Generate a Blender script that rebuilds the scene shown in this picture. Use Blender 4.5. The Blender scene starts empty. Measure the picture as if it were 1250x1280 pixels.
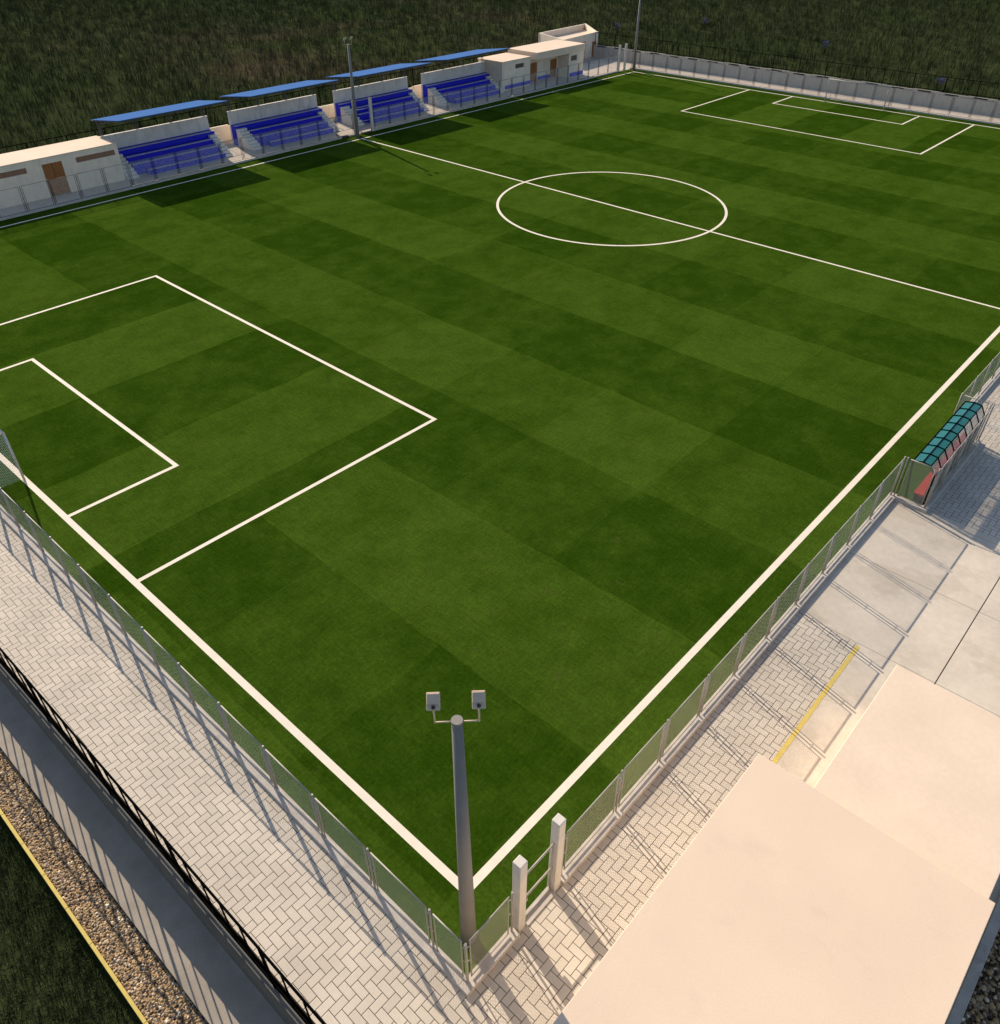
import bpy, math, random
import numpy as np
from mathutils import Vector
random.seed(7); rng = np.random.default_rng(7)
S = bpy.context.scene
C = S.collection
RAD = math.radians

# ------------------------------------------------------------------ node helpers
class N:
    """one material's node graph, with small arithmetic helpers"""
    def __init__(s, name):
        s.m = bpy.data.materials.new(name); s.m.use_nodes = True
        s.t = s.m.node_tree; s.t.nodes.clear()
        s.out = s.t.nodes.new('ShaderNodeOutputMaterial')
    def node(s, kind, **kw):
        n = s.t.nodes.new(kind)
        for k, v in kw.items(): setattr(n, k, v)
        return n
    def put(s, sock, v):
        if isinstance(v, bpy.types.NodeSocket): s.t.links.new(v, sock)
        elif v is not None:
            if sock.type == 'RGBA' and hasattr(v, '__len__') and len(v) == 3: v = (*v, 1)
            sock.default_value = v
    def f(s, op, a, b=None, c=None):
        n = s.node('ShaderNodeMath', operation=op)
        for i, v in enumerate((a, b, c)): s.put(n.inputs[i], v)
        return n.outputs[0]
    def pos(s, obj=False):
        if obj: return s.node('ShaderNodeTexCoord').outputs['Object']
        return s.node('ShaderNodeNewGeometry').outputs['Position']
    def xyz(s, v):
        n = s.node('ShaderNodeSeparateXYZ'); s.put(n.inputs[0], v); return n.outputs
    def vec(s, x, y, z):
        n = s.node('ShaderNodeCombineXYZ')
        for i, v in enumerate((x, y, z)): s.put(n.inputs[i], v)
        return n.outputs[0]
    def scale(s, v, k):
        n = s.node('ShaderNodeVectorMath', operation='MULTIPLY'); s.put(n.inputs[0], v); s.put(n.inputs[1], k); return n.outputs[0]
    def noise(s, v, sc, det=3, rough=.55):
        n = s.node('ShaderNodeTexNoise'); s.put(n.inputs['Vector'], v)
        n.inputs['Scale'].default_value = sc; n.inputs['Detail'].default_value = det; n.inputs['Roughness'].default_value = rough
        return n.outputs[0]
    def white(s, v):
        n = s.node('ShaderNodeTexWhiteNoise', noise_dimensions='3D'); s.put(n.inputs['Vector'], v); return n.outputs['Value']
    def ramp(s, v, a, b, lo=0., hi=1., smooth=False):
        n = s.node('ShaderNodeMapRange', clamp=True)
        if smooth: n.interpolation_type = 'SMOOTHSTEP'
        for i, q in enumerate((v, a, b, lo, hi)): s.put(n.inputs[i], q)
        return n.outputs[0]
    def mix(s, fac, a, b, mode='MIX'):
        n = s.node('ShaderNodeMix', data_type='RGBA', blend_type=mode)
        s.put(n.inputs[0], fac); s.put(n.inputs[6], a); s.put(n.inputs[7], b); return n.outputs[2]
    def mul(s, col, k):
        return s.mix(1., col, s.grey(k), 'MULTIPLY')
    def grey(s, v):
        n = s.node('ShaderNodeCombineColor')
        for i in range(3): s.put(n.inputs[i], v)
        return n.outputs[0]
    def bump(s, h, strength=.3, dist=.02):
        n = s.node('ShaderNodeBump'); n.inputs['Strength'].default_value = strength; n.inputs['Distance'].default_value = dist
        s.put(n.inputs['Height'], h); return n.outputs[0]
    def bsdf(s, col, rough=.8, metal=0., normal=None, spec=.3, alpha=None, **kw):
        b = s.node('ShaderNodeBsdfPrincipled')
        s.put(b.inputs['Base Color'], col); s.put(b.inputs['Roughness'], rough); s.put(b.inputs['Metallic'], metal)
        b.inputs['Specular IOR Level'].default_value = spec
        if normal is not None: s.put(b.inputs['Normal'], normal)
        if alpha is not None: s.put(b.inputs['Alpha'], alpha)
        for k, v in kw.items(): s.put(b.inputs[k], v)
        s.t.links.new(b.outputs[0], s.out.inputs[0]); return s.m

def plain(name, col, rough=.7, metal=0., var=.12, sc=3., bump=.0, bsc=60., spec=.3, grime=0.):
    n = N(name); p = n.pos()
    c = n.mul(col, n.ramp(n.noise(p, sc, 4), .3, .7, 1 - var, 1 + var))
    c = n.mul(c, n.ramp(n.noise(p, sc * 14, 2), .3, .7, 1 - var * .5, 1 + var * .5))
    if grime:
        c = n.mul(c, n.ramp(n.noise(n.scale(p, (1.3, 1.3, .35)), 1.7, 5, .65), .52, .72, 1, 1 - grime))
    nm = n.bump(n.noise(p, bsc, 3), bump, .01) if bump else None
    return n.bsdf(c, rough, metal, nm, spec)

def stripe_cell(n, v, off, per):
    k = n.f('FLOOR', n.f('DIVIDE', n.f('ADD', v, off), per))
    return n.f('ABSOLUTE', n.f('MODULO', k, 2.))

def mat_turf():
    n = N('turf_fibre'); p = n.pos(); x, y, z = n.xyz(p)
    # wander of the mower's edges
    wx = n.f('ADD', x, n.ramp(n.noise(p, .35, 2), .2, .8, -.12, .12)); wy = n.f('ADD', y, n.ramp(n.noise(n.scale(p, (1, 1.3, 1)), .4, 2), .2, .8, -.12, .12))
    sx = stripe_cell(n, wx, .6 + 12.8, 6.4); sy = stripe_cell(n, wy, -.2 + 13.5, 6.75)
    inx = n.f('MAXIMUM', n.f('LESS_THAN', x, 16.5), n.f('GREATER_THAN', x, 84.9))
    iny = n.f('LESS_THAN', n.f('ABSOLUTE', n.f('SUBTRACT', y, 32.39)), 14.06)
    box = n.f('MULTIPLY', inx, iny)
    main = n.f('ADD', n.f('MULTIPLY', sx, .70), n.f('MULTIPLY', sy, .30))
    alt = n.f('ADD', n.f('MULTIPLY', sx, .12), n.f('MULTIPLY', sy, .88))
    v = n.f('ADD', n.f('MULTIPLY', n.f('SUBTRACT', 1., box), main), n.f('MULTIPLY', box, alt))
    v = n.f('ADD', n.f('MULTIPLY', v, .66), n.ramp(n.noise(p, .45, 6, .68), .28, .72, -.3, .62))
    cell = n.vec(n.f('FLOOR', n.f('DIVIDE', n.f('ADD', wx, 13.4), 6.4)), n.f('FLOOR', n.f('DIVIDE', n.f('ADD', wy, 13.3), 6.75)), 0.)
    v = n.f('ADD', v, n.ramp(n.white(cell), 0., 1., -.09, .09))
    v = n.ramp(v, 0., 1.)
    c = n.mix(v, (.0195, .0455, .0022), (.0465, .0850, .0078))
    c = n.mix(n.ramp(n.noise(p, 1.1, 4, .7), .62, .8), c, (.056, .068, .014))        # drier, yellower patches
    st = n.noise(n.scale(p, (5., .9, 1.)), 1.6, 4, .7)                                 # brushed pile direction
    st2 = n.noise(n.scale(p, (1., 6., 1.)), 1.3, 4, .7)
    c = n.mul(c, n.ramp(st, .25, .75, .80, 1.2)); c = n.mul(c, n.ramp(st2, .25, .75, .84, 1.16))
    fine = n.noise(p, 9., 4, .75)
    c = n.mul(c, n.ramp(fine, .25, .75, .68, 1.32))
    return n.bsdf(c, .9, 0, n.bump(n.noise(p, 14., 4, .8), .4, .03), .0)

def mat_herring(name, base, joint, unit=.232):
    n = N(name); p = n.pos(); x, y, z = n.xyz(p)
    u = n.f('DIVIDE', n.f('ADD', x, 100.), unit); w = n.f('DIVIDE', n.f('ADD', y, 100.), unit)
    i = n.f('FLOOR', u); j = n.f('FLOOR', w); fx = n.f('FRACT', u); fy = n.f('FRACT', w)
    k = n.f('FLOORED_MODULO', n.f('ADD', i, j), 4.)
    eq = lambda q: n.f('COMPARE', k, float(q), .1)
    e0, e1, e2, e3 = (eq(q) for q in range(4))
    dl = n.f('ADD', fx, e1); dr = n.f('ADD', n.f('SUBTRACT', 1., fx), e0)
    db = n.f('ADD', fy, e3); dt = n.f('ADD', n.f('SUBTRACT', 1., fy), e2)
    d = n.f('MINIMUM', n.f('MINIMUM', dl, dr), n.f('MINIMUM', db, dt))
    bid = n.vec(n.f('SUBTRACT', i, e1), n.f('SUBTRACT', j, e3), 0.)
    r = n.white(bid)
    c = n.mul(base, n.ramp(r, 0., 1., .94, 1.04))
    c = n.mul(c, n.ramp(n.noise(p, .55, 4), .3, .7, .9, 1.08))
    c = n.mul(c, n.ramp(n.noise(p, 30., 3, .7), .25, .75, .9, 1.1))
    c = n.mix(n.ramp(n.noise(p, 1.4, 5, .7), .6, .75, 0, .15), c, (.24, .19, .14))   # dirt
    line = n.ramp(d, .022, .05, 1., 0.)
    c = n.mix(line, c, joint)
    h = n.f('ADD', n.ramp(d, .02, .09), n.f('MULTIPLY', n.noise(p, 45., 3), .25))
    return n.bsdf(c, .85, 0, n.bump(h, .4, .01), .1)

def mat_concrete(name, base, joints=True):
    n = N(name); p = n.pos(); x, y, z = n.xyz(p)
    c = n.mul(base, n.ramp(n.noise(p, .3, 5, .6), .3, .7, .86, 1.1))
    c = n.mul(c, n.ramp(n.noise(p, 3.5, 5, .7), .3, .7, .93, 1.07))
    c = n.mul(c, n.ramp(n.noise(p, 40., 3, .7), .25, .75, .93, 1.07))
    c = n.mix(n.ramp(n.noise(n.scale(p, (1, .7, 1)), .42, 4, .6), .54, .58, 0, .2), c, (.34, .275, .21))   # brownish patches with a sharp edge, spread by noise
    h = n.noise(p, 40., 3, .7)
    if joints:
        def jl(v, off, per, wd):
            q = n.f('FRACT', n.f('DIVIDE', n.f('ADD', v, off), per)); q = n.f('MULTIPLY', n.f('MINIMUM', q, n.f('SUBTRACT', 1., q)), per)
            return n.ramp(q, wd, wd * 1.6, 1., 0.)
        l = n.f('MULTIPLY', n.f('MAXIMUM', jl(x, 4.65 * 20 - 16.2, 4.65, .006), n.ramp(n.f('ABSOLUTE', n.f('ADD', y, 6.99)), .014, .024, 1., 0.)), n.f('GREATER_THAN', x, 14.))
        c = n.mix(l, c, (.035, .03, .026)); h = n.f('SUBTRACT', h, n.f('MULTIPLY', l, 2.))
    return n.bsdf(c, .85, 0, n.bump(h, .25, .01), .08)

def mat_mesh(name, col, freq, wire, alpha_min=0.):
    """expanded-metal / netting: diagonal strands with see-through gaps, in the panel's own coordinates"""
    n = N(name); x, y, z = n.xyz(n.pos(obj=True))
    h = n.f('ADD', x, y)
    def strand(a, b):
        q = n.f('FRACT', n.f('MULTIPLY', n.f('ADD', n.f('MULTIPLY', h, a), n.f('MULTIPLY', z, b)), freq))
        return n.f('LESS_THAN', n.f('ABSOLUTE', n.f('SUBTRACT', q, .5)), wire)
    a = n.f('MAXIMUM', strand(.75, 1.), strand(-.75, 1.))
    return n.bsdf(col, .6, .0, None, .3, alpha=a)

def mat_gravel():
    n = N('gravel_stone'); p = n.pos()
    inf = n.node('ShaderNodeAttribute', attribute_name='stone'); r = inf.outputs['Fac']
    cr = n.node('ShaderNodeValToRGB'); n.put(cr.inputs[0], r)
    el = cr.color_ramp.elements
    el[0].position = 0; el[0].color = (.05, .03, .02, 1); el[1].position = 1; el[1].color = (.85, .74, .56, 1)
    for q, cc in ((.3, (.26, .17, .095, 1)), (.55, (.46, .29, .13, 1)), (.75, (.50, .37, .22, 1)), (.9, (.14, .10, .09, 1))):
        e = el.new(q); e.color = cc
    c = n.mul(cr.outputs[0], n.ramp(n.noise(p, 40., 3), .3, .7, .8, 1.15))
    return n.bsdf(c, .75, 0, n.bump(n.noise(p, 50., 3), .3, .01), .3)

def mat_meadow(name, blade=False):
    n = N(name); p = n.pos()
    patch = n.noise(p, .035, 4, .6); mid = n.noise(p, .13, 4, .65)
    dark = (.042, .050, .022); green = (.048, .067, .022); brown = (.094, .070, .043); olive = (.062, .064, .031)
    c = n.mix(n.ramp(patch, .35, .6), dark, green)
    c = n.mix(n.ramp(mid, .45, .65, 0, .8), c, olive)
    c = n.mul(c, n.ramp(n.noise(n.scale(p, (1., 1., .25)), .45, 4, .65), .3, .7, .72, 1.28))
    c = n.mix(n.ramp(n.noise(n.scale(p, (.7, .7, .7)), .028, 3, .6), .44, .60, 0, .8), c, brown)
    soil = n.node('ShaderNodeVectorMath', operation='DISTANCE'); n.put(soil.inputs[0], p); soil.inputs[1].default_value = (112, 132, -2)
    dist = n.f('ADD', soil.outputs['Value'], n.ramp(n.noise(p, .03, 4, .65), .3, .7, -22., 22.))
    lush = n.mix(n.ramp(mid, .3, .7), (.031, .043, .016), (.052, .067, .026))
    c = n.mix(n.ramp(dist, 22., 62., .08, .85, True), c, lush)     # drier, browner soil only in one part of the meadow
    if blade:
        at = n.node('ShaderNodeAttribute', attribute_name='stone').outputs['Fac']
        c = n.mul(c, n.ramp(at, 0., 1., .86, 1.15))
        return n.bsdf(c, 1., 0, None, 0.)
    c = n.mul(c, n.ramp(n.noise(p, 1.1, 5, .75), .3, .7, .7, 1.2))
    return n.bsdf(c, .95, 0, n.bump(n.noise(p, 2.2, 5, .8), .9, .3), 0.)

def mat_roofplaster():
    n = N('cream_render'); p = n.pos()
    c = n.mul((.74, .575, .435), n.ramp(n.noise(p, .35, 4), .3, .7, .96, 1.04))
    c = n.mul(c, n.ramp(n.noise(p, 22., 4, .7), .25, .75, .95, 1.05))
    c = n.mix(n.ramp(n.noise(n.scale(p, (1., .6, 1.)), .8, 5, .7), .58, .75, 0, .13), c, (.40, .33, .25))
    return n.bsdf(c, .9, 0, n.bump(n.noise(p, 35., 4, .7), .3, .012), .2)

def mat_wood():
    n = N('stained_wood'); p = n.pos()
    g = n.noise(n.scale(p, (9., 9., .7)), 2., 4, .7)
    return n.bsdf(n.mix(n.ramp(g, .3, .7), (.20, .062, .014), (.40, .15, .040)), .5, 0, None, .4)

def mat_poly(name, col, rough=.12, alpha=.9):
    n = N(name); p = n.pos()
    c = n.mul(col, n.ramp(n.noise(p, 1.5, 3), .3, .7, .9, 1.12))
    return n.bsdf(c, rough, 0, None, .7, alpha=alpha)

M = {}
M['turf'] = mat_turf()
M['line'] = plain('line_paint', (.74, .655, .545), .8, var=.05, sc=2., bump=.2, bsc=30.)
M['herring'] = mat_herring('herringbone_paver', (.57, .50, .415), (.05, .042, .034))
M['concrete'] = mat_concrete('poured_concrete', (.61, .53, .435))
M['floor_far'] = mat_concrete('terrace_concrete', (.52, .44, .37), False)
M['kerb'] = plain('kerb_concrete', (.50, .445, .39), .85, var=.1, sc=2.5, bump=.25, grime=.25)
M['white_post'] = plain('whitewashed_concrete', (.66, .60, .53), .8, var=.07, sc=2.5, bump=.25, grime=.18)
M['galv'] = plain('galvanised_tube', (.36, .33, .29), .55, .1, var=.08, sc=5.)
M['shaded_tube'] = plain('galvanised_tube_shaded', (.13, .125, .11), .6, .0, var=.12, sc=5.)  # galvanised tube again, with the shade on the far fences darkened into its colour
M['mesh'] = mat_mesh('expanded_wire', (.74, .70, .62), 15., .052)
M['net'] = mat_mesh('goal_netting', (.80, .77, .70), 11., .07)
M['net_far'] = mat_mesh('thin_goal_netting', (.5, .48, .44), 11., .018)
M['goal_grey'] = plain('grey_goal_frame', (.34, .33, .31), .7, var=.06)
M['pole'] = plain('weathered_steel_pole', (.235, .215, .195), .75, .0, var=.06, sc=2.)
M['lamp_body'] = plain('lamp_casing', (.62, .48, .36), .8, .0, var=.08)
M['lamp_dark'] = plain('dark_socket', (.05, .045, .04), .5, .2, var=.1)
M['lens'] = plain('lamp_glass', (.6, .6, .58), .15, 0, var=.05)
M['black'] = plain('black_paint', (.004, .004, .004), .9, .0, var=.2, spec=.0)
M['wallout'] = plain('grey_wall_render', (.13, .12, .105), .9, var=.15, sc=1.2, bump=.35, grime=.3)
M['asphalt'] = plain('path_concrete', (.33, .285, .235), .9, var=.12, sc=1.6, bump=.5, bsc=30.)
M['yellow'] = plain('yellow_paint', (.60, .46, .12), .7, var=.08, sc=3., bump=.15)
M['gravel'] = mat_gravel()
M['grit'] = plain('gravel_bed_grit', (.16, .11, .065), .95, var=.4, sc=9., bump=.8, bsc=25.)
M['meadow'] = mat_meadow('meadow_ground')
M['blade'] = mat_meadow('meadow_blades', True)
M['cream'] = mat_roofplaster()
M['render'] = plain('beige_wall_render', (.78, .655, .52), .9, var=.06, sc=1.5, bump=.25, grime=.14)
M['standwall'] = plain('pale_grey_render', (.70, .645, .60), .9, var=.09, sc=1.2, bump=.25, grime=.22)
M['tread'] = plain('bench_tread_concrete', (.46, .43, .50), .85, var=.1, sc=2., bump=.2)
M['stair'] = plain('stair_concrete', (.70, .65, .60), .85, var=.08, sc=2.5, bump=.2, grime=.15)
M['blue'] = plain('blue_seat_paint', (.010, .012, .52), .55, var=.25, sc=7., bump=.2)
M['roofblue'] = plain('blue_sheet_roof', (.070, .155, .37), .9, var=.06, sc=1.5, spec=.0)
M['steel'] = plain('dark_truss_steel', (.085, .085, .10), .5, .3, var=.15)
M['wood'] = mat_wood()
M['shutter'] = plain('brown_window_slat', (.26, .14, .09), .6, var=.1, sc=4.)
M['dark_glass'] = plain('dark_window', (.10, .085, .065), .25, var=.1)
M['teal'] = mat_poly('teal_polycarbonate', (.012, .135, .125), .12, .93)
M['clear'] = mat_poly('clear_polycarbonate', (.34, .42, .46), .08, .38)
M['red'] = plain('red_bench_plastic', (.26, .022, .012), .7, var=.12)
M['wallfar'] = plain('grey_boundary_wall', (.40, .36, .325), .9, var=.1, sc=1.2, bump=.3, grime=.25)
M['slot'] = plain('drain_slot_painted_shade', (.035, .032, .028), .9)
M['flower'] = plain('blue_petals', (.06, .07, .22), .9, var=.3, sc=9.)

# ------------------------------------------------------------------ mesh helpers
class MB:
    def __init__(s): s.v = []; s.f = []
    def box(s, x0, x1, y0, y1, z0, z1):
        b = len(s.v)
        s.v += [(x, y, z) for z in (z0, z1) for y in (y0, y1) for x in (x0, x1)]
        s.f += [tuple(b + i for i in q) for q in ((0, 2, 3, 1), (4, 5, 7, 6), (0, 1, 5, 4), (2, 6, 7, 3), (0, 4, 6, 2), (1, 3, 7, 5))]
        return s
    def prism(s, poly, z0, z1):
        n = len(poly); b = len(s.v)
        s.v += [(x, y, z0) for x, y in poly] + [(x, y, z1) for x, y in poly]
        s.f += [tuple(b + n - 1 - i for i in range(n)), tuple(b + n + i for i in range(n))]
        s.f += [(b + i, b + (i + 1) % n, b + n + (i + 1) % n, b + n + i) for i in range(n)]
        return s
    def extr_x(s, prof, x0, x1):          # closed (y, z) profile swept along x
        n = len(prof); b = len(s.v)
        s.v += [(x0, y, z) for y, z in prof] + [(x1, y, z) for y, z in prof]
        s.f += [tuple(b + i for i in range(n)), tuple(b + 2 * n - 1 - i for i in range(n))]
        s.f += [(b + (i + 1) % n, b + i, b + n + i, b + n + (i + 1) % n) for i in range(n)]
        return s
    def quad(s, *p):
        b = len(s.v); s.v += [tuple(q) for q in p]; s.f.append(tuple(range(b, b + len(p)))); return s
    def tube(s, a, c, r, r2=None, n=8, caps=True):
        a, c = Vector(a), Vector(c); r2 = r if r2 is None else r2
        d = (c - a).normalized(); u = d.orthogonal().normalized(); w = d.cross(u); b = len(s.v)
        for q, rr in ((a, r), (c, r2)):
            for i in range(n):
                t = 2 * math.pi * (i + .5) / n; s.v.append(tuple(q + (u * math.cos(t) + w * math.sin(t)) * rr))
        s.f += [(b + i, b + (i + 1) % n, b + n + (i + 1) % n, b + n + i) for i in range(n)]
        if caps: s.f += [tuple(b + n - 1 - i for i in range(n)), tuple(b + n + i for i in range(n))]
        return s
    def bar(s, a, c, w):                  # square bar
        return s.tube(a, c, w * .7071, n=4)
    def mesh(s, name, m, smooth=False):
        me = bpy.data.meshes.new(name); me.from_pydata(s.v, [], s.f); me.update(); me.materials.append(m)
        if smooth:
            for p in me.polygons: p.use_smooth = len(p.vertices) == 4
        return me
    def build(s, name, m, parent=None, smooth=False, bevel=0.):
        return link(name, s.mesh(name, m, smooth), parent, bevel=bevel)

def link(name, me, parent=None, loc=(0, 0, 0), rz=0., bevel=0.):
    o = bpy.data.objects.new(name, me); C.objects.link(o); o.location = loc; o.rotation_euler = (0, 0, rz)
    if parent is not None: o.parent = parent
    if bevel:
        b = o.modifiers.new('bevel', 'BEVEL'); b.width = bevel; b.segments = 2; b.limit_method = 'ANGLE'
    return o
def thing(name, label, cat, loc=(0, 0, 0), rz=0., group=None):
    o = bpy.data.objects.new(name, None); C.objects.link(o); o.location = loc; o.rotation_euler = (0, 0, rz); o.empty_display_size = .3
    return tag(o, label, cat, group)
def tag(o, label, cat, group=None):
    o['label'] = label; o['category'] = cat
    if group: o['group'] = group
    return o
def struct(o, kind='structure'):
    o['kind'] = kind; return o
def copy_tree(o, parent=None):
    c = o.copy(); C.objects.link(c)
    if parent is not None: c.parent = parent
    for ch in list(o.children): copy_tree(ch, c)
    return c

# ------------------------------------------------------------------ measures (metres, from the pitch corner by the near light pole)
L, W = 101.19, 64.77
FO = 1.68                                # fence line outside the touchline
MID = W / 2

# ------------------------------------------------------------------ ground, pitch, terraces
struct(MB().quad((-1500, -1500, -2.2), (1800, -1500, -2.2), (1800, 1800, -2.2), (-1500, 1800, -2.2)).build('meadow_ground', M['meadow']))
struct(MB().prism([(-FO, -FO), (L + FO, -FO), (L + FO, W + FO), (-FO, W + FO)], -.3, 0.).build('turf', M['turf']))
mk = MB()
lw = .12
def ln(x0, x1, y0, y1): mk.quad((x0, y0, .004), (x1, y0, .004), (x1, y1, .004), (x0, y1, .004))
h = lw * 1.15
wl = .13
ln(-wl, wl, -wl, W + wl); ln(L - .1, L + .1, -wl, W + wl)
ln(wl, L - .1, -wl, wl); ln(wl, L - .1, W - .1, W + .1)
ln(L / 2 - .1, L / 2 + .1, wl, W - .1)
for s0, d in ((0, 1), (L, -1)):
    for dep, wid in ((16.5, 28.12), (5.33, 15.9)):
        w2 = .10
        a, b = sorted((s0 + d * dep - w2, s0 + d * dep + w2)); ln(a, b, MID - wid / 2 - w2, MID + wid / 2 + w2)
        a, b = sorted((s0 + d * (wl if s0 == 0 else .1), s0 + d * (dep - w2)))
        for yy in (MID - wid / 2, MID + wid / 2): ln(a, b, yy - w2, yy + w2)
n = 128; cr = 9.66; cc = (50.62, 32.03)
for i in range(n):
    a0, a1 = 2 * math.pi * i / n, 2 * math.pi * (i + 1) / n
    z_ = .006
    mk.quad(*[(cc[0] + r * math.cos(a), cc[1] + r * math.sin(a), z_) for r, a in ((cr - .11, a0), (cr + .11, a0), (cr + .11, a1), (cr - .11, a1))])
struct(mk.build('pitch_markings', M['line']))

EDGE = lambda y: -5.03 - .0195 * y        # the terrace's outer edge runs at a slight angle to the goal line
# herringbone terrace by the near goal, round the corner and along the right touchline
struct(MB().prism([(EDGE(-11) + .1, -4.3), (16.15, -4.3), (16.15, -FO), (-FO, -FO), (-FO, 80), (EDGE(80) + .1, 80)], -.3, -.004).build('herringbone_paving', M['herring']))
struct(MB().prism([(EDGE(-11) + .1, -11.0), (25.9, -11.0), (25.9, -FO), (16.15, -FO), (16.15, -4.3), (EDGE(-4.3) + .1, -4.3)], -.3, -.001).build('concrete_pavement', M['concrete']))
struct(MB().prism([(25.9, -11.0), (70, -11.0), (70, -FO), (25.9, -FO)], -.3, -.004).build('herringbone_pavement', M['herring']))
struct(MB().prism([(-20, W + FO), (107, W + FO), (107, 78), (-20, 78)], -.3, -.002).build('far_terrace_pavement', M['floor_far']))
struct(MB().prism([(L + FO, -11), (107, -11), (107, W + FO), (L + FO, W + FO)], -.3, -.006).build('goal_end_pavement', M['floor_far']))
struct(MB().prism([(25.9, -3.02), (33.0, -3.02), (33.0, -FO - .001), (25.9, -FO - .001)], -.25, .003).build('turf_apron', M['turf']))
struct(MB().quad((9.0, -4.43, .004), (16.05, -4.37, .004), (16.05, -4.22, .004), (9.0, -4.28, .004)).build('yellow_marking', M['yellow']))

# path below the terrace, gravel strip and yellow kerb, all parallel to the slightly slanted wall
PZ, GZ = -1.65, -1.9
pe = lambda y: EDGE(y) - 1.43 + .004 * y
ye = lambda y: EDGE(y) - 2.52 + .011 * y
struct(MB().prism([(EDGE(-30), -30), (EDGE(80), 80), (pe(80), 80), (pe(-30), -30)], -2.1, PZ).build('path', M['asphalt']))
struct(MB().quad((pe(-30), -30, GZ - .05), (pe(80), 80, GZ - .05), (ye(80), 80, GZ - .05), (ye(-30), -30, GZ - .05)).build('gravel_bed', M['grit']))
kb = thing('yellow_kerb', 'long yellow painted kerb between gravel strip and dark meadow grass', 'kerb')
seg = MB()
for i in range(-12, 34):
    y0, y1 = i * 1.5, i * 1.5 + 1.492
    seg.prism([(ye(y0), y0), (ye(y1), y1), (ye(y1) - .10, y1), (ye(y0) - .10, y0)], -2.25, GZ + .09)
seg.build('kerb_stone', M['yellow'], kb, bevel=.012)

# stones: deformed octahedra-like pebbles as one uncountable mass
def pebbles(name, pts, size, m, zbase):
    ico = []
    t = (1 + 5 ** .5) / 2
    V = np.array([(-1, t, 0), (1, t, 0), (-1, -t, 0), (1, -t, 0), (0, -1, t), (0, 1, t), (0, -1, -t), (0, 1, -t), (t, 0, -1), (t, 0, 1), (-t, 0, -1), (-t, 0, 1)], float)
    V /= np.linalg.norm(V[0])
    F = np.array([(0, 11, 5), (0, 5, 1), (0, 1, 7), (0, 7, 10), (0, 10, 11), (1, 5, 9), (5, 11, 4), (11, 10, 2), (10, 7, 6), (7, 1, 8), (3, 9, 4), (3, 4, 2), (3, 2, 6), (3, 6, 8), (3, 8, 9), (4, 9, 5), (2, 4, 11), (6, 2, 10), (8, 6, 7), (9, 8, 1)])
    k = len(pts)
    sc = size * rng.uniform(.55, 1.35, (k, 1, 1)) * rng.uniform(.7, 1.25, (k, 1, 3)) * np.array([1, 1, .72])
    P = V[None] * rng.uniform(.82, 1.15, (k, 12, 1)) * sc
    a = rng.uniform(0, 6.28, k); ca, sa = np.cos(a)[:, None], np.sin(a)[:, None]
    X = P[..., 0] * ca - P[..., 1] * sa; Y = P[..., 0] * sa + P[..., 1] * ca
    P = np.stack([X + pts[:, :1], Y + pts[:, 1:2], P[..., 2] + zbase + rng.uniform(0, size * .7, (k, 1))], -1).reshape(-1, 3)
    FF = (F[None] + 12 * np.arange(k)[:, None, None]).reshape(-1, 3)
    return raw(name, P, FF, m, np.repeat(rng.uniform(0, 1, k), 12), True)
def raw(name, P, F, m, attr=None, smooth=False):
    me = bpy.data.meshes.new(name); k = F.shape[1]
    me.vertices.add(len(P)); me.vertices.foreach_set('co', P.astype(np.float32).ravel())
    me.loops.add(F.size); me.loops.foreach_set('vertex_index', F.astype(np.int32).ravel())
    me.polygons.add(len(F)); me.polygons.foreach_set('loop_start', np.arange(0, F.size, k, dtype=np.int32))
    if smooth: me.polygons.foreach_set('use_smooth', np.ones(len(F), bool))
    if attr is not None:
        at = me.attributes.new('stone', 'FLOAT', 'POINT'); at.data.foreach_set('value', attr.astype(np.float32))
    me.update(calc_edges=True); me.materials.append(m)
    return link(name, me)
k = 21000
yy = rng.uniform(-2, 22, k); ux = rng.uniform(.02, .985, k)
px = (EDGE(yy) - 1.43 + .004 * yy) * (1 - ux) + (EDGE(yy) - 2.52 + .011 * yy) * ux
struct(pebbles('gravel', np.stack([px, yy], 1), .046, M['gravel'], GZ - .02), 'stuff')
k = 9000
struct(pebbles('back_gravel', np.stack([rng.uniform(2.5, 17, k), rng.uniform(-14.2, -11.25, k)], 1), .06, M['gravel'], -.32), 'stuff')
struct(MB().prism([(EDGE(-16), -16.0), (70, -16.0), (70, -11.2), (EDGE(-16), -11.2)], -2.0, -.36).build('back_gravel_bed', M['grit']))

# ------------------------------------------------------------------ near terrace wall with its black fence
rw = thing('retaining_wall', 'grey rendered retaining wall below the black fence beside the lower path', 'wall')
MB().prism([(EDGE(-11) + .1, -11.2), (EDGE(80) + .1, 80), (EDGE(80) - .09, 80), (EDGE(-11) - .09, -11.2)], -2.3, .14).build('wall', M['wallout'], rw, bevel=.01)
def bar_fence(t, a, b, z0, z1, gap, per_post, rail=.035, bar=.028, post=.06, lean=(0, 0)):
    a, b = Vector((*a, 0)), Vector((*b, 0)); ln_ = (b - a).length; d = (b - a) / ln_; k = int(ln_ / gap)
    
    for i in range(k + 1):
        p = a + d * (i * gap)
        if i % per_post == 0: MB().bar((p.x, p.y, z0 - .12), (p.x, p.y, z1 + .03), post).build('post', M['black'], t)
        else: MB().bar((p.x, p.y, z0 + .06), (p.x, p.y, z1 - .02), bar).build('baluster', M['black'], t)
    e = a + d * (k * gap)
    for z in (z0 + .06, z1):
        MB().bar((a.x, a.y, z), (e.x, e.y, z), rail * 1.3).build('rail', M['black'], t)
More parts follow.
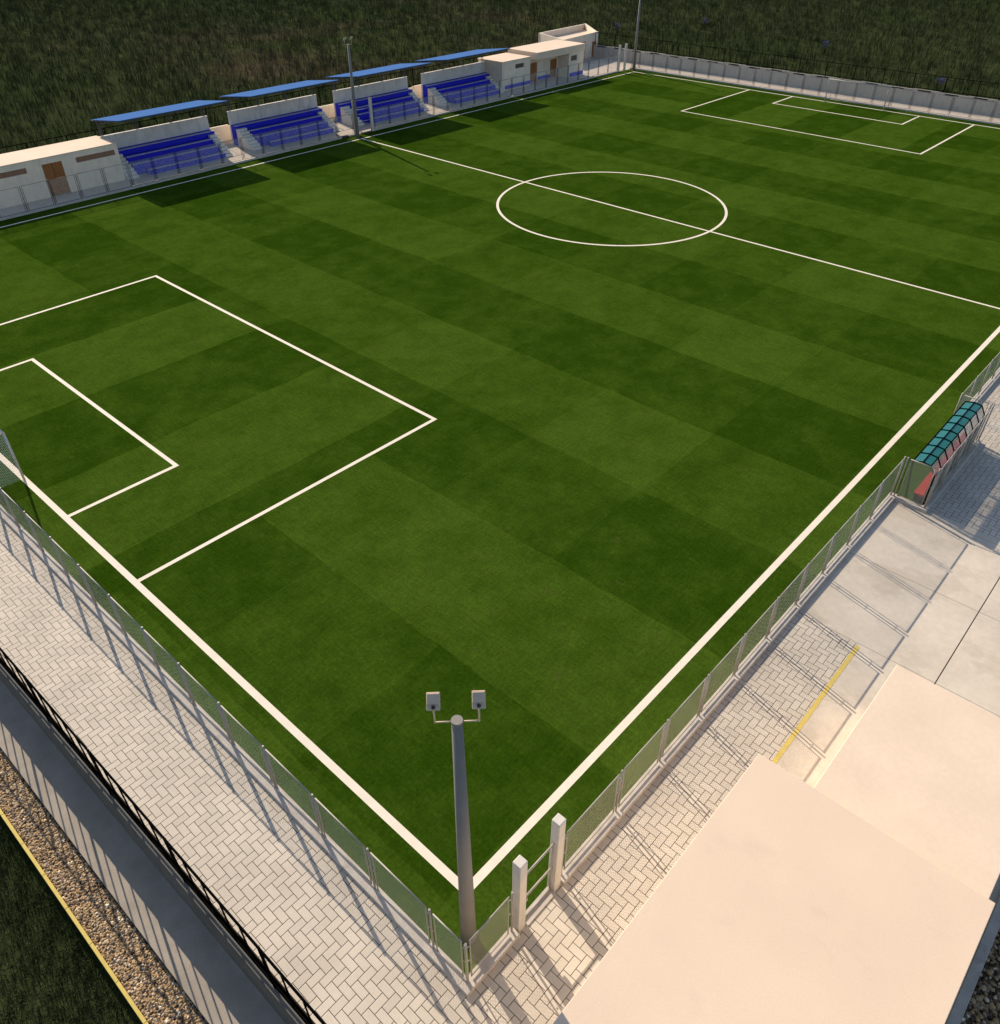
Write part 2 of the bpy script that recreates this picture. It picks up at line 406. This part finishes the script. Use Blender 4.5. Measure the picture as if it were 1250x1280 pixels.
bf = thing('black_railing', 'tall black metal railing standing on the near terrace edge above the path', 'railing')
bar_fence(bf, (EDGE(-10.5) + .05, -10.5), (EDGE(45) + .05, 45), .26, 2.35, .82, 5, rail=.036, bar=.032, post=.055)

# ------------------------------------------------------------------ mesh fences round the pitch
FZ0, FZ1 = .22, 2.18
_pan = {}
TUBE = ['galv']
def panel(parent, x0, y0, x1, y1, z0=FZ0, z1=FZ1):
    ln_ = round(math.hypot(x1 - x0, y1 - y0), 2); key = (ln_, z0, z1, TUBE[0])
    if key not in _pan:
        r = .021; f = MB()
        f.tube((0, 0, z0), (0, 0, z1), r); f.tube((ln_, 0, z0), (ln_, 0, z1), r)
        f.tube((-r, 0, z1), (ln_ + r, 0, z1), r); f.tube((-r, 0, z0), (ln_ + r, 0, z0), r)
        for xx in (-.09, ln_ + .04):       # clips to the posts
            for q in (.12, .5, .88): f.box(xx, xx + .05, -.008, .008, z0 + (z1 - z0) * q - .012, z0 + (z1 - z0) * q + .012)
        w = MB().quad((r, 0, z0 + r), (ln_ - r, 0, z0 + r), (ln_ - r, 0, z1 - r), (r, 0, z1 - r))
        _pan[key] = (f.mesh('panel_frame', M[TUBE[0]], True), w.mesh('wire_mesh', M['mesh']))
    a = math.atan2(y1 - y0, x1 - x0)
    p = link('panel', _pan[key][0], parent, (x0, y0, 0), a); link('wire_mesh', _pan[key][1], p)
_post = MB().tube((0, 0, .02), (0, 0, 2.24), .031, n=10).mesh('post', M['galv'], True)
_post_shaded = _post.copy(); _post_shaded.materials[0] = M['shaded_tube']
def posts_and_panels(t, pts, z0=FZ0, z1=FZ1, gap=.14, skip=()):
    for i, (x, y) in enumerate(pts):
        link('post', _post if TUBE[0] == 'galv' else _post_shaded, t, (x, y, 0))
        if i + 1 < len(pts) and i not in skip:
            x1, y1 = pts[i + 1]; d = math.hypot(x1 - x, y1 - y); ux, uy = (x1 - x) / d, (y1 - y) / d
            panel(t, x + ux * gap, y + uy * gap, x1 - ux * gap, y1 - uy * gap, z0, z1)
def kerb(t, x0, x1, y0, y1, z1=.15):
    MB().box(x0, x1, y0, y1, -.25, z1).build('kerb', M['kerb'], t, bevel=.015)

f1 = thing('mesh_fence', 'wire mesh fence behind the near goal line beside herringbone paving', 'fence', group='wire mesh fences round the pitch')
posts_and_panels(f1, [(-FO, -FO)] + [(-FO, -.46 + 2.32 * k) for k in range(17)]); kerb(f1, -FO - .22, -FO + .10, -FO + .10, 40)
f2 = thing('mesh_fence', 'wire mesh fence between the corner pole and the double white gate posts', 'fence', group='wire mesh fences round the pitch')
posts_and_panels(f2, [(-FO + .02, -FO), (0.0, -FO)]); kerb(f2, -FO - .22, .10, -FO - .22, -FO + .099)
f3 = thing('mesh_fence', 'wire mesh fence along the right touchline from gate posts to dugout', 'fence', group='wire mesh fences round the pitch')
posts_and_panels(f3, [(2.07, -FO)] + [(4.67 + 2.34 * k, -FO) for k in range(10)]); kerb(f3, 1.94, 25.95, -FO - .22, -FO + .10)
f4 = thing('mesh_fence', 'wire mesh fence bay wrapping round the back of the teal dugout', 'fence', group='wire mesh fences round the pitch')
xs = [25.73 + 1.83 * k for k in range(5)]
posts_and_panels(f4, [(25.75, -FO - .12), (25.78, -3.12)]); posts_and_panels(f4, [(25.85, -3.15)] + [(x, -3.15) for x in xs[1:]]); posts_and_panels(f4, [(33.02, -3.05), (33.05, -FO)])
MB().box(25.62, 25.9, -3.28, -1.905, -.25, .149).build('kerb', M['kerb'], f4, bevel=.015); MB().box(25.905, 33.2, -3.28, -3.02, -.25, .15).build('kerb', M['kerb'], f4, bevel=.015)
f5 = thing('mesh_fence', 'wire mesh fence beyond the teal dugout at the right edge', 'fence', group='wire mesh fences round the pitch')
posts_and_panels(f5, [(33.1 + 2.34 * k, -FO) for k in range(9)]); kerb(f5, 33.0, 52, -FO - .22, -FO + .10)
FY = W + FO
TUBE[0] = 'shaded_tube'
f6 = thing('mesh_fence', 'wire mesh fence along the far touchline before the left building and first blue stands', 'fence', group='wire mesh fences round the pitch')
posts_and_panels(f6, [(34.75 + 2.32 * k, FY) for k in range(-13, 8)]); kerb(f6, 2, 51.05, FY - .1, FY + .22)
f7 = thing('mesh_fence', 'wire mesh fence along the far touchline before the last blue stands and cream clubhouses', 'fence', group='wire mesh fences round the pitch')
posts_and_panels(f7, [(53.85 + 2.275 * k, FY) for k in range(21)]); kerb(f7, 53.75, 99.45, FY - .1, FY + .22)
f8 = thing('mesh_fence', 'wire mesh fence behind the far goal line before the grey wall', 'fence', group='wire mesh fences round the pitch')
posts_and_panels(f8, [(L + FO, FY)] + [(L + FO, 65.1 - 2.28 * k) for k in range(29)]); kerb(f8, L + FO - .1, L + FO + .22, -FO, FY + .22)

def gate(label, x, y, gap, rz=0., leaf=True, s=.27):
    t = thing('gate', label, 'gate', (x, y, 0), rz, 'white post gates in the pitch fence')
    for xx in (0, gap):
        MB().box(xx - s / 2, xx + s / 2, -s / 2, s / 2, -.1, 3.28).prism([(xx - s / 2, -s / 2), (xx + s / 2, -s / 2), (xx + s / 2, s / 2), (xx - s / 2, s / 2)], 3.281, 3.36).build('gate_post', M['white_post'], t, bevel=.02)
    if leaf:
        f = MB()
        for z in (.06, 1.2, 2.38): f.tube((s / 2, 0, z), (gap - s / 2, 0, z), .03)
        for xx in (s / 2 + .05, gap - s / 2 - .05): f.tube((xx, 0, .06), (xx, 0, 2.38), .026)
        lf = f.build('leaf', M['galv'], t, True)
        MB().box(s / 2 + .06, s / 2 + .16, -.05, .05, 1.02, 1.16).build('latch', M['galv'], lf)
    return t
gate('tubular gate between white concrete posts beside the near corner pole', .27, -FO, 1.49)
struct(MB().box(.42, 1.62, -FO - .2, -FO + .1, -.2, .03).build('gate_threshold', M['kerb']))
gate('white concrete gate posts beside the far halfway line light pole', 51.25, FY, 2.3)
gate('white concrete gate posts at the far corner before the grey wall', 99.6, FY, 1.5)

# ------------------------------------------------------------------ floodlight poles
def flood(label, x, y, rz, heads=True, h=9.25):
    t = thing('light_pole', label, 'light pole', (x, y, 0), rz, 'floodlight poles at the pitch edge')
    MB().tube((0, 0, .0), (0, 0, h - .06), .215, .112, n=28).build('pole', M['pole'], t, True)
    MB().tube((0, 0, h - .06), (0, 0, h), .122, .118, n=28).build('cap', M['pole'], t, True)
    for sx in (-1, 1):
        a = MB(); a.tube((sx * .1, 0, h - .05), (sx * .43, 0, h - .05), .017, n=10); a.tube((sx * .43, 0, h - .067), (sx * .43, 0, h + .38), .019, n=10)
        arm = a.build('arm', M['lamp_body'], t, True)
        MB().tube((sx * .43, 0, h + .38), (sx * .43, 0, h + .43), .034, n=12).build('collar', M['lamp_body'], arm, True)
        # lamp head: a shallow casing tipped towards the pitch
        hd = MB().box(-.13, .13, -.17, .17, -.05, .02).prism([(-.12, -.05), (.12, -.05), (.12, .15), (-.12, .15)], .021, .06)
        ho = hd.build('lamp_head', M['lamp_body'], t, bevel=.012)
        ho.location = (sx * .43, .05, h + .52); ho.rotation_euler = (RAD(42), 0, 0)
        MB().tube((0, -.11, .02), (0, -.10, .075), .04, .022, n=12).build('socket', M['lamp_dark'], ho, True)
        MB().box(-.11, .11, -.15, .15, -.058, -.051).build('lamp_glass', M['lens'], ho)
    MB().tube((0, 0, -.02), (0, 0, .05), .235, n=28).build('base_collar', M['lamp_dark'], t, True)
flood('grey tapered light pole with two lamps standing at the near pitch corner', -.83, -.9, RAD(-45))
flood('grey light pole with two lamps at the far end of halfway line', 50.6, 65.45, RAD(180), h=8.75)
flood('grey light pole cut by the picture top at the far pitch corner', 102.0, 65.4, RAD(140))

# ------------------------------------------------------------------ goals
def goal(label, x, d, mp='white_post', mn='net'):
    t = thing('goal', label, 'goal', (x, MID, 0), 0, 'football goals')
    g = 3.68; r = .055; hh = 2.5
    for s_ in (-1, 1): MB().tube((0, s_ * g, 0), (0, s_ * g, hh), r, n=12).build('post', M[mp], t, True)
    MB().tube((0, -g - r, hh), (0, g + r, hh), r, n=12).build('crossbar', M[mp], t, True)
    f = MB()
    for s_ in (-1, 1):
        f.tube((0, s_ * g, hh), (-d * .75, s_ * g, hh), .02); f.tube((-d * .75, s_ * g, hh), (-d * 1.45, s_ * g, .03), .02)
    f.tube((-d * 1.45, -g, .03), (-d * 1.45, g, .03), .02)
    f.build('net_frame', M['galv'], t, True)
    n_ = MB()
    for s_ in (-1, 1): n_.quad((0, s_ * g, .02), (0, s_ * g, hh), (-d * .75, s_ * g, hh), (-d * 1.45, s_ * g, .03))
    n_.quad((-d * 1.45, -g, .03), (-d * 1.45, g, .03), (-d * .75, g, hh), (-d * .75, -g, hh)); n_.quad((0, -g, hh), (0, g, hh), (-d * .75, g, hh), (-d * .75, -g, hh))
    n_.build('net', M[mn], t)
goal('white netted goal cut by the left picture edge on the near goal line', 0, 1)
goal('grey netted goal on the far goal line before the grey wall', L, -1, 'goal_grey', 'net_far')

# ------------------------------------------------------------------ dugout
dg = thing('dugout', 'team dugout with teal polycarbonate roof and red bench beside the right touchline', 'dugout')
x0, x1 = 25.98, 32.75; nb = 8; st = (x1 - x0) / nb
prof = [(-1.98, 2.02), (-2.36, 2.12), (-2.72, 2.08), (-3.0, 1.62), (-3.0, .12)]
fr = MB()
for i in range(nb + 1):
    xx = x0 + st * i
    for (ya, za), (yb, zb) in zip(prof, prof[1:]): fr.bar((xx, ya, za + .012), (xx, yb, zb + .012), .045)
for (ya, za) in prof: fr.bar((x0, ya, za + .012), (x1, ya, za + .012), .035)
for xx in (x0, x1): fr.bar((xx, -1.98, 2.02), (xx, -2.25, .05), .05)
fr.build('frame', M['black'], dg)
for i in range(nb):
    a, b = x0 + st * i + .02, x0 + st * (i + 1) - .02
    for (ya, za), (yb, zb) in zip(prof[:2], prof[1:3]):
        MB().extr_x([(ya, za), (ya, za - .012), (yb, zb - .012), (yb, zb)], a, b).build('roof_pane', M['teal'], dg)
    for (ya, za), (yb, zb) in zip(prof[2:4], prof[3:]):
        MB().extr_x([(ya, za), (ya + .012, za - .005), (yb + .012, zb - .005), (yb, zb)], a, b).build('back_pane', M['clear'], dg)
bn = MB(); bn.box(x0 + .1, x1 - .1, -2.92, -2.45, .42, .50); bn.extr_x([(-2.86, .52), (-2.92, .52), (-2.98, 1.15), (-2.92, 1.15)], x0 + .1, x1 - .1)
bn.build('bench_seat', M['red'], dg, bevel=.01)
for i in range(6): MB().box(x0 + .2 + i * 1.26, x0 + .3 + i * 1.26, -2.9, -2.5, -.0, .419).build('bench_leg', M['lamp_dark'], dg)

# ------------------------------------------------------------------ stands
def stand():
    t = thing('grandstand', '', 'stand', group='blue stepped stands along the far touchline')
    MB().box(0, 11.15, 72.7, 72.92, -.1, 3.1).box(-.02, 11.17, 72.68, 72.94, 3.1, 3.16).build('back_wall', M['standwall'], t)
    ys = [69.1, 70.02, 70.94, 71.86, 72.7]
    for i in range(4):
        z0, z1 = .48 * i, .48 * (i + 1)
        a = 2.2 if i == 0 else 1.18; b = 10.3 if i < 3 else 11.13
        if i == 3: a = 0.02
        r = MB().box(a, b, ys[i] + .03, ys[i + 1] - .001, 0.0, z1 - .05).box(a, b, ys[i] + .335, ys[i + 1] - .001, z1 - .05, z1 - .005)
        ro = r.build('seat_row', M['blue'], t)
        MB().box(a - .02, b + .02, ys[i], ys[i] + .33, z1 - .049, z1).build('tread', M['tread'], ro, bevel=.008)
    for a, b in ((.02, 1.1), (10.36, 11.13)):
        s_ = MB(); k_ = 7
        for q in range(k_):
            s_.box(a, b, 69.2 + q * .38, 71.84, .001 + q * .235, (q + 1) * .235 - .001)
        s_.build('stair', M['stair'], t)
    for xx in (.25, 3.75, 7.25, 10.85):
        c_ = MB()
        for dx in (-.09, .09):
            for dy in (-.05, .14): c_.bar((xx + dx, 72.81 + dy, 3.16), (xx + dx, 72.81 + dy, 4.46), .04)
        for q in range(4):
            z_ = 3.2 + q * .32
            c_.bar((xx - .09, 72.76, z_), (xx + .09, 72.76, z_ + .3), .025); c_.bar((xx - .09, 72.95, z_ + .3), (xx + .09, 72.95, z_), .025)
        # tapered cantilever arm under the sheet
        c_.bar((xx, 68.5, 5.02), (xx, 73.9, 4.31), .05); c_.bar((xx, 69.6, 4.86), (xx, 72.8, 4.2), .045)
        for q in range(5): y_ = 69.8 + q * .6; c_.bar((xx, y_, 4.84 - q * .12), (xx, y_ + .3, 4.80 - q * .08), .025)
        c_.build('truss_column', M['steel'], t)
    rf = MB().extr_x([(68.3, 5.08), (74.0, 4.34), (74.0, 4.39), (68.3, 5.13)], .15, 11.2); rfo = rf.build('roof', M['roofblue'], t)
    g_ = MB()
    for y_, z_ in ((68.32, 5.03), (70.2, 4.78), (72.1, 4.535), (73.96, 4.295)): g_.box(.16, 11.19, y_ - .03, y_ + .03, z_ - .06, z_ + .02 - .003)
    g_.build('purlin', M['steel'], rfo)
    return t
st0 = stand()
labs = ['blue stepped stand with blue roof beside the left building with brown double door',
        'second blue stepped stand from the left, just left of the halfway pole',
        'third blue stepped stand from the left, behind the halfway light pole',
        'blue stepped stand touching the small cream hut on its right']
for i, lb in enumerate(labs):
    o = st0 if i == 0 else copy_tree(st0)
    o.location = (26.43 + 13.57 * i, 0, 0); o['label'] = lb
tag(MB().box(49.2, 50.0, 66.16, 66.34, 0, .2).box(49.25, 49.95, 66.18, 66.32, .201, .24).build('cable_box', M['lamp_dark'], bevel=.01), 'small dark cable box on the turf edge left of the halfway pole', 'box')

# ------------------------------------------------------------------ buildings
def cells(m_, x0, x1, y0, y1, z0, z1, opens):
    """wall slab along x with rectangular openings (x0,x1,z0,z1)"""
    xs = sorted({x0, x1, *[o[0] for o in opens], *[o[1] for o in opens]})
    for a, b in zip(xs, xs[1:]):
        hit = sorted([(o[2], o[3]) for o in opens if o[0] <= a + 1e-6 and o[1] >= b - 1e-6]); z = z0
        for q0, q1 in hit:
            if q0 > z + 1e-6: m_.box(a, b, y0, y1, z, q0)
            z = q1
        if z < z1 - 1e-6: m_.box(a, b, y0, y1, z, z1)
    return m_
def double_door(parent, a, b, y, z1, handle=True):
    d = MB().box(a, (a + b) / 2 - .015, y, y + .05, .03, z1).box((a + b) / 2 + .015, b, y, y + .05, .03, z1)
    do = d.build('door', M['wood'], parent)
    if handle: MB().box((a + b) / 2 - .14, (a + b) / 2 - .06, y - .06, y - .001, 1.02, 1.06).box((a + b) / 2 + .06, (a + b) / 2 + .14, y - .06, y - .001, 1.02, 1.06).build('handle', M['galv'], do)
def strip_window(parent, a, b, y, z0, z1, n_):
    w_ = MB().box(a, b, y, y + .03, z0, z1).build('window', M['shutter'], parent)
    mu = MB()
    for i in range(1, n_): xx = a + (b - a) * i / n_; mu.box(xx - .012, xx + .012, y - .02, y - .001, z0, z1)
    mu.build('mullion', M['shutter'], w_)
lb = thing('changing_rooms', 'long low cream building with brown double door at the left picture edge', 'building')
yl = 69.45
ops = [(19.45, 21.18, -.1, 2.66), (22.42, 26.0, 2.24, 2.68), (14.5, 18.15, 2.24, 2.68), (8.2, 11.8, 2.24, 2.68)]
w_ = cells(MB(), 4, 26.33, yl, yl + .22, -.1, 3.12, ops); w_.box(26.11, 26.33, yl + .221, 73.2, -.1, 3.12); w_.box(4, 26.109, 72.98, 73.2, -.1, 3.12)
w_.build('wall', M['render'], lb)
ro = MB().box(4, 26.36, yl - .03, 73.25, 3.121, 3.2); ro.build('roof', M['cream'], lb, bevel=.02)
double_door(lb, 19.45, 21.18, yl + .12, 2.66); strip_window(lb, 22.42, 26.0, yl + .1, 2.24, 2.68, 4); strip_window(lb, 14.5, 18.15, yl + .1, 2.24, 2.68, 4); strip_window(lb, 8.2, 11.8, yl + .1, 2.24, 2.68, 4)

c1 = thing('small_hut', 'small cream hut with blue plinth between last stand and clubhouse', 'building')
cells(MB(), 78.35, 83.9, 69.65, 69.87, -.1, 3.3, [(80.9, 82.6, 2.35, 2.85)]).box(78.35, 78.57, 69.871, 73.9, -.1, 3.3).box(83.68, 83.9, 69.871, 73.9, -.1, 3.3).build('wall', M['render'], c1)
MB().box(78.3, 83.95, 69.6, 74, 3.301, 3.42).build('roof', M['cream'], c1, bevel=.02)
MB().box(80.9, 82.6, 69.74, 69.78, 2.35, 2.85).build('window', M['dark_glass'], c1)
MB().extr_x([(69.645, .18), (69.645, .62), (69.42, .62), (69.42, .30)], 78.9, 83.8).build('plinth', M['blue'], c1)

c2 = thing('clubhouse', 'cream flat roofed clubhouse with open porch and brown doors', 'building')
w_ = MB(); w_.box(84.45, 94.6, 70.9, 71.1, -.1, 2.98); w_.box(91.3, 91.5, 69.0, 70.899, -.1, 2.98); w_.box(94.4, 94.6, 69.22, 70.899, -.1, 2.98)
cells(w_, 91.501, 94.6, 69.0, 69.219, -.1, 2.98, [(91.75, 93.1, 2.0, 2.65)]); w_.box(84.45, 84.65, 71.101, 74.0, -.1, 2.98).box(94.4, 94.6, 71.101, 74, -.1, 2.98)
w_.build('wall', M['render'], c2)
MB().box(84.35, 94.7, 68.9, 74.1, 2.981, 3.85).build('roof', M['cream'], c2, bevel=.02)
MB().box(91.75, 93.1, 69.1, 69.14, 2.0, 2.65).build('window', M['dark_glass'], c2)
double_door(c2, 84.9, 86.7, 70.84, 2.3, False); double_door(c2, 89.6, 90.9, 70.84, 2.25, False)
MB().box(91.55, 94.58, 68.955, 68.995, .08, .55).build('plinth', M['blue'], c2)
MB().box(86.9, 89.5, 70.80, 70.895, .08, .5).build('plinth', M['blue'], c2)

c3 = thing('parapet_house', 'cream house with sunken roof behind a high parapet at the far corner', 'building')
zt = 3.25; A_, B_, C_, D_ = (98.4, 75.7), (108.5, 76.9), (113.9, 83.5), (101.0, 82.7)
w_ = MB()
def wseg(m_, p, q, z0, z1, th=.22):
    p, q = Vector((*p, 0)), Vector((*q, 0)); d_ = (q - p).normalized(); nn = Vector((-d_.y, d_.x, 0)) * th
    m_.prism([(p.x, p.y), (q.x, q.y), (q.x + nn.x, q.y + nn.y), (p.x + nn.x, p.y + nn.y)], z0, z1); return m_
lerp = lambda p, q, t_: (p[0] + (q[0] - p[0]) * t_, p[1] + (q[1] - p[1]) * t_)
F1, F2, F3 = lerp(A_, B_, .65), lerp(A_, B_, .83), lerp(A_, B_, .95)
wseg(w_, F1, F2, -.1, 2.35); wseg(w_, F2, F3, 2.05, 2.35); wseg(w_, F3, B_, -.1, 2.35); wseg(w_, A_, B_, 2.351, zt)
wseg(w_, (B_[0] - .1, B_[1] + .24), C_, -.1, zt - .001); wseg(w_, (C_[0] - .3, C_[1]), D_, -.1, zt); wseg(w_, (D_[0], D_[1] - .25), (A_[0] + .05, A_[1] + .24), -.1, zt - .001)
wseg(w_, (F1[0] + .05, F1[1] + 2.2), (F1[0] + .0, F1[1] + .23), -.1, 2.349); wseg(w_, (99.6, 77.9), (F1[0] - .05, F1[1] + 2.1), -.1, 2.348)
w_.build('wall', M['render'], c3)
MB().prism([(A_[0] + .5, A_[1] + .35), (B_[0] - .35, B_[1] + .25), (C_[0] - .6, C_[1] - .3), (D_[0] + .35, D_[1] - .3)], 2.40, 2.46).build('roof', M['cream'], c3)
wseg(MB(), (101.2, 78.05), (103.9, 78.32), 1.1, 2.1, .05).build('window', M['blue'], c3)
wseg(MB(), lerp(A_, B_, .832), lerp(A_, B_, .948), 0., 2.04, .08).build('door', M['wood'], c3)

na = thing('low_building', 'large cream flat roofed building at the bottom right corner', 'building')
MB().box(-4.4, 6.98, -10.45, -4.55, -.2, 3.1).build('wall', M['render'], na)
MB().box(-4.5, 7.03, -10.5, -4.44, 3.101, 3.22).build('roof', M['cream'], na, bevel=.015)
M['cream2'] = plain('cream_render_bounce_lit', (.75, .595, .455), .9, var=.05, sc=.6, bump=.25, spec=.15)  # cream render copy, paler for the light bounced off the taller building
nb_ = thing('low_annex', 'lower cream flat roofed annex adjoining the large roof at the right picture edge', 'building')
MB().box(7.035, 13.15, -10.38, -6.05, -.2, 2.58).build('wall', M['render'], nb_)
MB().box(7.036, 13.25, -10.42, -5.96, 2.581, 2.7).build('roof', M['cream2'], nb_, bevel=.015)
ew = thing('edge_wall', 'narrow grey wall behind the cream buildings beside the back gravel', 'wall')
MB().box(EDGE(-11), 70, -11.2, -10.95, -.5, .1).build('wall', M['kerb'], ew, bevel=.012)

# ------------------------------------------------------------------ boundary walls and their black fences on the far sides
bw = thing('back_wall', 'beige boundary wall behind the blue stands', 'wall')
m_ = MB()
for i in range(-8, 42):
    xx = i * 2.4; m_.box(xx, xx + 2.396, 74.5, 74.72, -.3, 1.42 + (.12 if i % 4 == 0 else 0))
m_.build('wall', M['render'], bw)
bf2 = thing('black_railing', 'tall black metal railing behind the blue stands against the meadow', 'railing')
bar_fence(bf2, (-19, 74.62), (97.5, 74.62), 1.6, 3.35, .9, 4, rail=.04, bar=.04, post=.09)
fw = thing('boundary_wall', 'long grey boundary wall with dark drain slots behind the far goal', 'wall')
m_ = MB(); sl = MB()
for i in range(27):
    y0 = 76.5 - i * 3.24; zt = 1.62 + .05 * (i % 2)
    m_.box(107.0, 107.25, y0 - 3.236, y0, -.3, zt)
    sl.box(106.975, 106.999, y0 - 2.2, y0 - .65, zt - .17, zt - .02)  # shade of the wall recesses put on as dark strips over the face
m_.build('wall', M['wallfar'], fw); sl.build('drain_slot_shade', M['slot'], fw)
bf3 = thing('black_railing', 'tall black metal railing on the grey wall behind the far goal', 'railing')
bar_fence(bf3, (107.13, 76.4), (107.13, -10.8), 1.78, 3.3, .93, 4, rail=.035, bar=.035, post=.08)

# ------------------------------------------------------------------ meadow: tall wild grass all round as one mass
def tufts(name, P, hgt, wid, nbl=6):
    k = len(P); K = k * nbl
    base = np.repeat(P, nbl, 0) + np.concatenate([rng.normal(0, .35, (K, 2)) * np.repeat(hgt, nbl)[:, None], np.zeros((K, 1))], 1)
    hh = np.repeat(hgt, nbl) * rng.uniform(.45, 1.25, K); a = rng.uniform(0, 6.283, K); ln_ = rng.uniform(.1, .75, K) * hh
    d = np.stack([np.cos(a), np.sin(a), 0 * a], 1); s_ = np.stack([-np.sin(a), np.cos(a), 0 * a], 1); w = (wid * np.repeat(hgt, nbl) * rng.uniform(.6, 1.4, K))[:, None]
    p1 = base + d * (ln_ * .3)[:, None] + np.array([0, 0, 1.]) * (hh * .6)[:, None]; p2 = base + d * ln_[:, None] + np.array([0, 0, 1.]) * hh[:, None]
    V = np.stack([base - s_ * w, base + s_ * w, p1 + s_ * w * .8, p1 - s_ * w * .8, p2 + s_ * w * .15, p2 - s_ * w * .15], 1).reshape(-1, 3)
    o = 6 * np.arange(K)[:, None]
    F = np.concatenate([o + np.array([0, 1, 2, 3]), o + np.array([3, 2, 4, 5])], 1).reshape(-1, 4)
    at = np.repeat(np.repeat(rng.uniform(0, 1, k), nbl) * .5 + rng.uniform(0, .5, K), 6)
    return raw(name, V, F, M['blade'], at)
k = 90000
az = RAD(1) * rng.uniform(6, 90, k); r2 = np.sqrt(rng.uniform(60 ** 2, 330 ** 2, k))
X, Y = -7.3 + r2 * np.sin(az), -7.9 + r2 * np.cos(az)
out = ~((X > -12) & (X < 110) & (Y > -18) & (Y < 86)) & ~((X < 98) & (Y > 0) & (Y < 76.5))
P = np.stack([X, Y, np.full(k, -2.25)], 1)[out]
big = .5 + .9 * (rng.uniform(0, 1, len(P)) ** 2)
struct(tufts('tall_grass', P, big * 1.1, .024, 7), 'stuff')
k = 15000
Y = rng.uniform(-4, 26, k); X = EDGE(Y) - 2.75 + .011 * Y - rng.uniform(0, 1, k) ** 1.3 * 9
struct(tufts('verge_grass', np.stack([X, Y, np.full(k, -2.22)], 1), rng.uniform(.12, .28, k), .03, 7), 'stuff')
# blue wild flowers in the meadow
spots = [((140.5, 96), 'blue wildflower clump in the meadow above the far corner railing'), ((158, 87), 'larger blue wildflower clump farther right in the far meadow'), ((147, 57), 'blue wildflower clump low behind the far goal railing'), ((128, 31), 'blue wildflower clump near the right picture edge beyond the railing')]
for (fx, fy), lb_ in spots:
    m_ = MB(); t = thing('wildflower', lb_, 'flower', (fx, fy, -2.2), group='blue wildflower clumps in the meadow')
    sm = MB()
    for q in range(26):
        a, r_ = random.uniform(0, 6.28), random.uniform(0, .9); hx, hy, hz = r_ * math.cos(a), r_ * math.sin(a), random.uniform(1.1, 2.0)
        sm.tube((hx * .5, hy * .5, 0), (hx, hy, hz), .015, n=4)
        for e in range(6):
            b_ = e * 1.047; u_ = .17
            m_.quad((hx, hy, hz), (hx + u_ * math.cos(b_ - .35), hy + u_ * math.sin(b_ - .35), hz + .06), (hx + 1.3 * u_ * math.cos(b_), hy + 1.3 * u_ * math.sin(b_), hz + .1), (hx + u_ * math.cos(b_ + .35), hy + u_ * math.sin(b_ + .35), hz + .06))
    m_.build('petals', M['flower'], t); sm.build('stem', M['blade'], t)

# ------------------------------------------------------------------ light, sky, camera
d = Vector((-.42, -1.69, -1.0)).normalized()
sl_ = bpy.data.lights.new('sun', 'SUN'); sl_.energy = 4.6; sl_.angle = RAD(.35); sl_.color = (1., .87, .69)
so = bpy.data.objects.new('sun', sl_); C.objects.link(so); so.rotation_euler = d.to_track_quat('-Z', 'Y').to_euler()
wd = bpy.data.worlds.new('World'); S.world = wd; wd.use_nodes = True; nt = wd.node_tree
sky = nt.nodes.new('ShaderNodeTexSky'); sky.sky_type = 'NISHITA'; sky.sun_disc = False
sky.sun_elevation = math.asin(-d.z); sky.sun_rotation = math.atan2(-d.x, -d.y)
bg = nt.nodes['Background']; nt.links.new(sky.outputs[0], bg.inputs[0]); bg.inputs[1].default_value = .11

cam = bpy.data.cameras.new('camera'); co = bpy.data.objects.new('camera', cam); C.objects.link(co)
co.location = (-7.330, -7.936, 21.952); co.rotation_euler = (RAD(51.5), 0, RAD(-47.697))
cam.sensor_fit = 'HORIZONTAL'; cam.sensor_width = 36; cam.lens = 36 * 998.54 / 1250; cam.clip_end = 4000; cam.clip_start = .5
S.camera = co
S.view_settings.view_transform = 'Standard'; S.view_settings.look = 'None'; S.view_settings.exposure = .42; S.view_settings.gamma = 1
S.cycles.use_adaptive_sampling = False; S.cycles.use_denoising = True; S.cycles.transparent_max_bounces = 16
S.render.resolution_x = 1000; S.render.resolution_y = 1024
